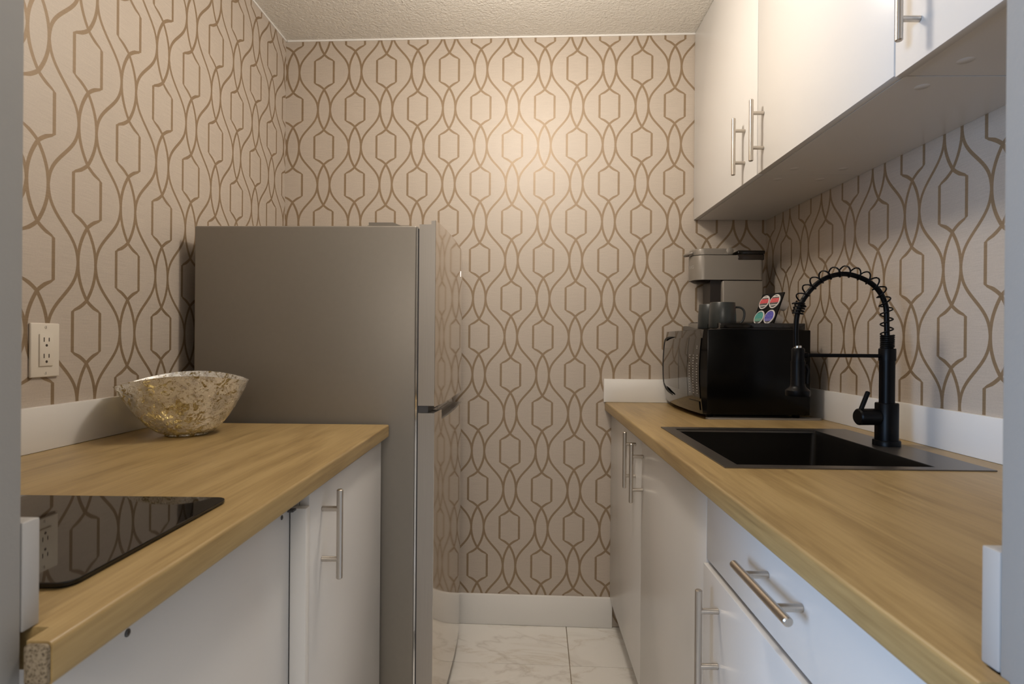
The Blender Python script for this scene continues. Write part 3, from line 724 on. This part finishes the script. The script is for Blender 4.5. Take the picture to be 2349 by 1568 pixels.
# worktop
bm = bmesh.new(); zA, zB = zl0, ZL
yfar, ynear = -.722, -1.829
pts = [(0, ynear), (0, yfar), (wxL(yfar) + .0005, yfar), (wxL(ynear) + .0005, ynear)]
bm = PR(pts, zA, zB); round_front(bm)
ctL = solo('worktop', 'L', (-.3, -1.2, zA), bm, 'woodL', 'oak-look worktop on the left with the black cooktop and glass bowl', 'worktop', 'oak-look worktops')
bm = BX(-.0205, 0, -1.850, -1.829, zA, zB); round_front(bm); part('worktop_end', bm, 'woodL', ctL, 30)
part('raw_end', BX(-.0200, -.0015, -1.8535, -1.850, zA + .0015, zB - .0015, bev=.003, seg=3), 'particle', ctL, 30, 'raw speckled chipboard end')
strip('LW', 'backsplash_strip', (.006, -1.2, ZL), BX(0, .0125, -1.8225, -.73, ZL + .0005, ZL + .093, bev=.0015), 'low white backsplash strip on the left wall behind the glass bowl')
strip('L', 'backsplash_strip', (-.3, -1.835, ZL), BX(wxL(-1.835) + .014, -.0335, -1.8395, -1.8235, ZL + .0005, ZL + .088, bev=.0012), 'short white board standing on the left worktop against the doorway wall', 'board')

# cooktop
ck = root('cooktop', 'L', (-.32, -1.62, ZL), 'flat black glass cooktop on the left worktop', 'cooktop')
def rrect(x0, x1, y0, y1, r, n=6):
    o = []
    for cx, cy, s0 in ((x1-r, y1-r, 0), (x0+r, y1-r, 90), (x0+r, y0+r, 180), (x1-r, y0+r, 270)):
        for k in range(n+1): a = R_(s0 + 90*k/n); o.append((cx + r*math.cos(a), cy + r*math.sin(a)))
    return o
part('frame', PR(rrect(-.572, -.0615, -1.759, -1.476, .012), ZL + .0003, ZL + .0022), 'black', ck, 30)
part('glass', bevtop(PR(rrect(-.575, -.0585, -1.762, -1.473, .016), ZL + .0023, ZL + .0062), .001, 2), 'glass', ck, None)

# bowl
BW = (-.454, -.915)
bm = bmesh.new(); NS, NH = 72, 22; ca, sa = math.cos(R_(24)), math.sin(R_(24))
def bowlp(u, v, inset):
    th = 6.2831853*u; c_, s_ = math.cos(th), math.sin(th)
    a = .047 + (.144 - .047)*v**.60; b = .042 + (.122 - .042)*v**.60
    a -= inset; b -= inset
    Hh = .138 + .005*c_ - .012*math.cos(2*th)
    x, y = a*c_ - .006*v, b*s_; z = .004 + (Hh - .004)*v
    return Vector((BW[0] + x*ca - y*sa, BW[1] + x*sa + y*ca, ZL + .0004 + z))
def shell(flip, inset):
    return [[bm.verts.new(bowlp(i/NS, j/NH, inset)) for i in range(NS)] for j in range(NH+1)]
A_ = shell(False, 0); B_ = shell(True, .0035)
for rings, fl_ in ((A_, 0), (B_, 1)):
    for j in range(NH):
        for i in range(NS):
            q = (rings[j][i], rings[j][(i+1) % NS], rings[j+1][(i+1) % NS], rings[j+1][i]); bm.faces.new(q[::-1] if fl_ else q)
for i in range(NS):
    bm.faces.new((A_[NH][i], A_[NH][(i+1) % NS], B_[NH][(i+1) % NS], B_[NH][i]))
bm.faces.new(A_[0][::-1]); 
for v in B_[0]: v.co.z += .002
bm.faces.new(B_[0])
t = root('bowl', 'L', (BW[0], BW[1], ZL), 'oval silver and amber mercury glass bowl on the left worktop', 'bowl')
part('bowl_body', bm, 'mercury', t, 60)
bm = bmesh.new(); tube(bm, [bowlp(i/NS, .0, .002) - Vector((0, 0, .0008)) for i in range(NS+1)], .0028, 8, False); part('foot_ring', bm, 'mercury', t, 60)

# outlet on the left wall
t = root('wall_outlet', 'LW', (0, -1.145, -.026), 'ivory duplex wall outlet above the left worktop', 'outlet')
part('plate', BX(.0002, .006, -1.1805, -1.1105, -.083, .030, bev=.0025, seg=3), 'ivory', t, 30)
rc = part('receptacle', BX(.006, .0085, -1.1620, -1.1290, -.0595, .0070, bev=.0006), 'ivory', t, 30)
bm = bmesh.new()
for zc_ in (-.0090, -.0430):
    for yy, hh in ((-1.1520, .0046), (-1.1400, .0040)): box(bm, .0085, .0087, yy - .0011, yy + .0011, zc_ + .0045 - hh, zc_ + .0045 + hh)
    lathe(bm, (.0085, -1.1458, zc_ - .0075), (1, 0, 0), [(0, .0028), (.0002, .0028)], 12)
part('slots', bm, 'slot', rc, None, 'dark plug slots')
for zz in (.0215, -.0745):
    b2 = bmesh.new(); lathe(b2, (.006, -1.1455, zz), (1, 0, 0), [(0, .0035), (.0008, .0030)], 16); s_ = part('screw', b2, 'ivory', t, 40)
    b3 = bmesh.new(); box(b3, .0068, .0070, -1.1460, -1.1450, zz - .0028, zz + .0028); part('screw_slot', b3, 'slot', s_, None)

# ------------------------------------------------------------------ fridge
FY0, FY1 = -.700, -.115
t = root('fridge', 'L', (-.2, -.4, ZF), 'grey two-door top-freezer fridge with bowed stainless doors', 'fridge')
part('body', BX(-.575, .069, FY0, FY1, -1.105, .3255, bev=.005, seg=3), 'fridge', t, 40)
for x_, y_ in ((-.52, FY0 + .05), (-.52, FY1 - .05), (.03, FY0 + .05), (.03, FY1 - .05)):
    b2 = bmesh.new(); lathe(b2, (x_, y_, ZF + .0005), (0, 0, 1), [(0, .018), (.04, .018)], 16); part('foot', b2, 'fr_dark', t, 40)
part('gasket', BX(.0692, .0765, FY0 + .006, FY1 - .006, -1.085, .318), 'fr_dark', t, 30)
b2 = BX(.0692, .0740, FY0 + .0005, FY0 + .005, -1.085, .3225); part('gasket_lip', b2, 'chrome', t, 30)
part('hinge_cover', (lambda b_: b_)(PR([(-.075, FY0 + .012), (.045, FY0 + .012), (.045, FY0 + .05), (-.075, FY0 + .06)], .3257, .3285)), 'fridge', t, 30)
bm = bmesh.new(); prof = [(-.072, .3286), (.003, .3286), (-.003, .3375), (-.072, .3375)]
prof = [(-.072, .3286), (.022, .3286), (-.002, .3375), (-.072, .3375)]
a = [bm.verts.new((x, FY0 + .014, z)) for x, z in prof]; b = [bm.verts.new((x, FY0 + .055, z)) for x, z in prof]
bm.faces.new(a); bm.faces.new(b[::-1])
for i in range(4): bm.faces.new((a[i], b[i], b[(i+1) % 4], a[(i+1) % 4]))
part('hinge_cover', bm, 'fridge', t, 30)
XD, SAG = .1235, .011
def dprof(y):
    u = (y - (FY0+FY1)/2)/((FY1-FY0)/2); return XD + SAG*(1 - abs(u)**2.5)
def door_bm(z0, z1, y0=FY0, y1=FY1, cut=0.0, xb=.0775, n=28, rnd=.003):
    pts = [(xb, y1), (xb, y0)]
    for k in range(n+1):
        y = y0 + (y1-y0)*k/n; pts.append((dprof(y) - cut, y))
    return PR(pts, z0, z1)
def front_skin(z0, z1, y0=FY0, y1=FY1, n=28):
    bm = bmesh.new(); F_ = []
    for off in (0.0, .0012):
        for z in (z0, z1): F_.append([bm.verts.new((dprof(y0 + (y1-y0)*k/n) + off, y0 + (y1-y0)*k/n, z)) for k in range(n+1)])
    for k in range(n):
        bm.faces.new((F_[0][k], F_[0][k+1], F_[1][k+1], F_[1][k])); bm.faces.new((F_[2][k], F_[3][k], F_[3][k+1], F_[2][k+1]))
        bm.faces.new((F_[1][k], F_[1][k+1], F_[3][k+1], F_[3][k])); bm.faces.new((F_[0][k], F_[2][k], F_[2][k+1], F_[0][k+1]))
    for k in (0, n): bm.faces.new((F_[0][k], F_[1][k], F_[3][k], F_[2][k]))
    return bm
fd = part('freezer_door', door_bm(-.185, .3290), 'door_side', t, 30)
part('door_front', front_skin(-.188, .3400), 'door_ss', fd, 30, 'mirror-like bowed stainless front')
part('door_cap', BX(XD - .012, XD - .0005, FY0 + .001, FY1 - .001, .3292, .3400), 'door_side', fd, 30)
ld = part('fridge_door', door_bm(-1.095, -.236), 'door_side', t, 30)
part('door_front', front_skin(-1.095, -.2340), 'door_ss', ld, 30, 'mirror-like bowed stainless front')
# top band of the lower door: full at the near end, cut back for the finger pocket further along
yp = FY0 + .085
part('door_top', door_bm(-.236, -.206, FY0, yp, n=4), 'door_side', ld, 30)
part('door_front', front_skin(-.2342, -.204, FY0, yp, n=5), 'door_ss', ld, 30)
part('handle_pocket', door_bm(-.236, -.190, yp + .0005, FY1, cut=.030, n=20), 'blackgloss', ld, 30, 'dark recessed finger pocket between the doors')
part('middle_gap', BX(.0776, .105, FY0 + .004, FY1 - .004, -.2055, -.186), 'fr_dark', t, 30)
b2 = bmesh.new(); yb_ = -.21
pp_ = []
for k in range(7):
    y = yb_ + .006*k; pp_.append(y)
F_ = [[b2.verts.new((dprof(y) + .0013 + o_, y, z)) for y in pp_] for o_ in (0, .0010) for z in (.238, .258)]
for k in range(6):
    b2.faces.new((F_[0][k], F_[0][k+1], F_[1][k+1], F_[1][k])); b2.faces.new((F_[2][k], F_[3][k], F_[3][k+1], F_[2][k+1]))
    b2.faces.new((F_[1][k], F_[1][k+1], F_[3][k+1], F_[3][k])); b2.faces.new((F_[0][k], F_[2][k], F_[2][k+1], F_[0][k+1]))
for k in (0, 6): b2.faces.new((F_[0][k], F_[1][k], F_[3][k], F_[2][k]))
part('badge', b2, 'chrome', fd, 30, 'small bright badge')
frg = fd.parent; pv = Matrix.Translation(Vector((.07, FY0, ZF)))
frg.matrix_world = FM('L') @ pv @ Matrix.Rotation(-.028, 4, 'Z') @ pv.inverted() @ Matrix.Translation((-.2, -.4, ZF))   # the fridge stands a touch askew

for o in bpy.data.objects:
    if '_o' in o: del o['_o']
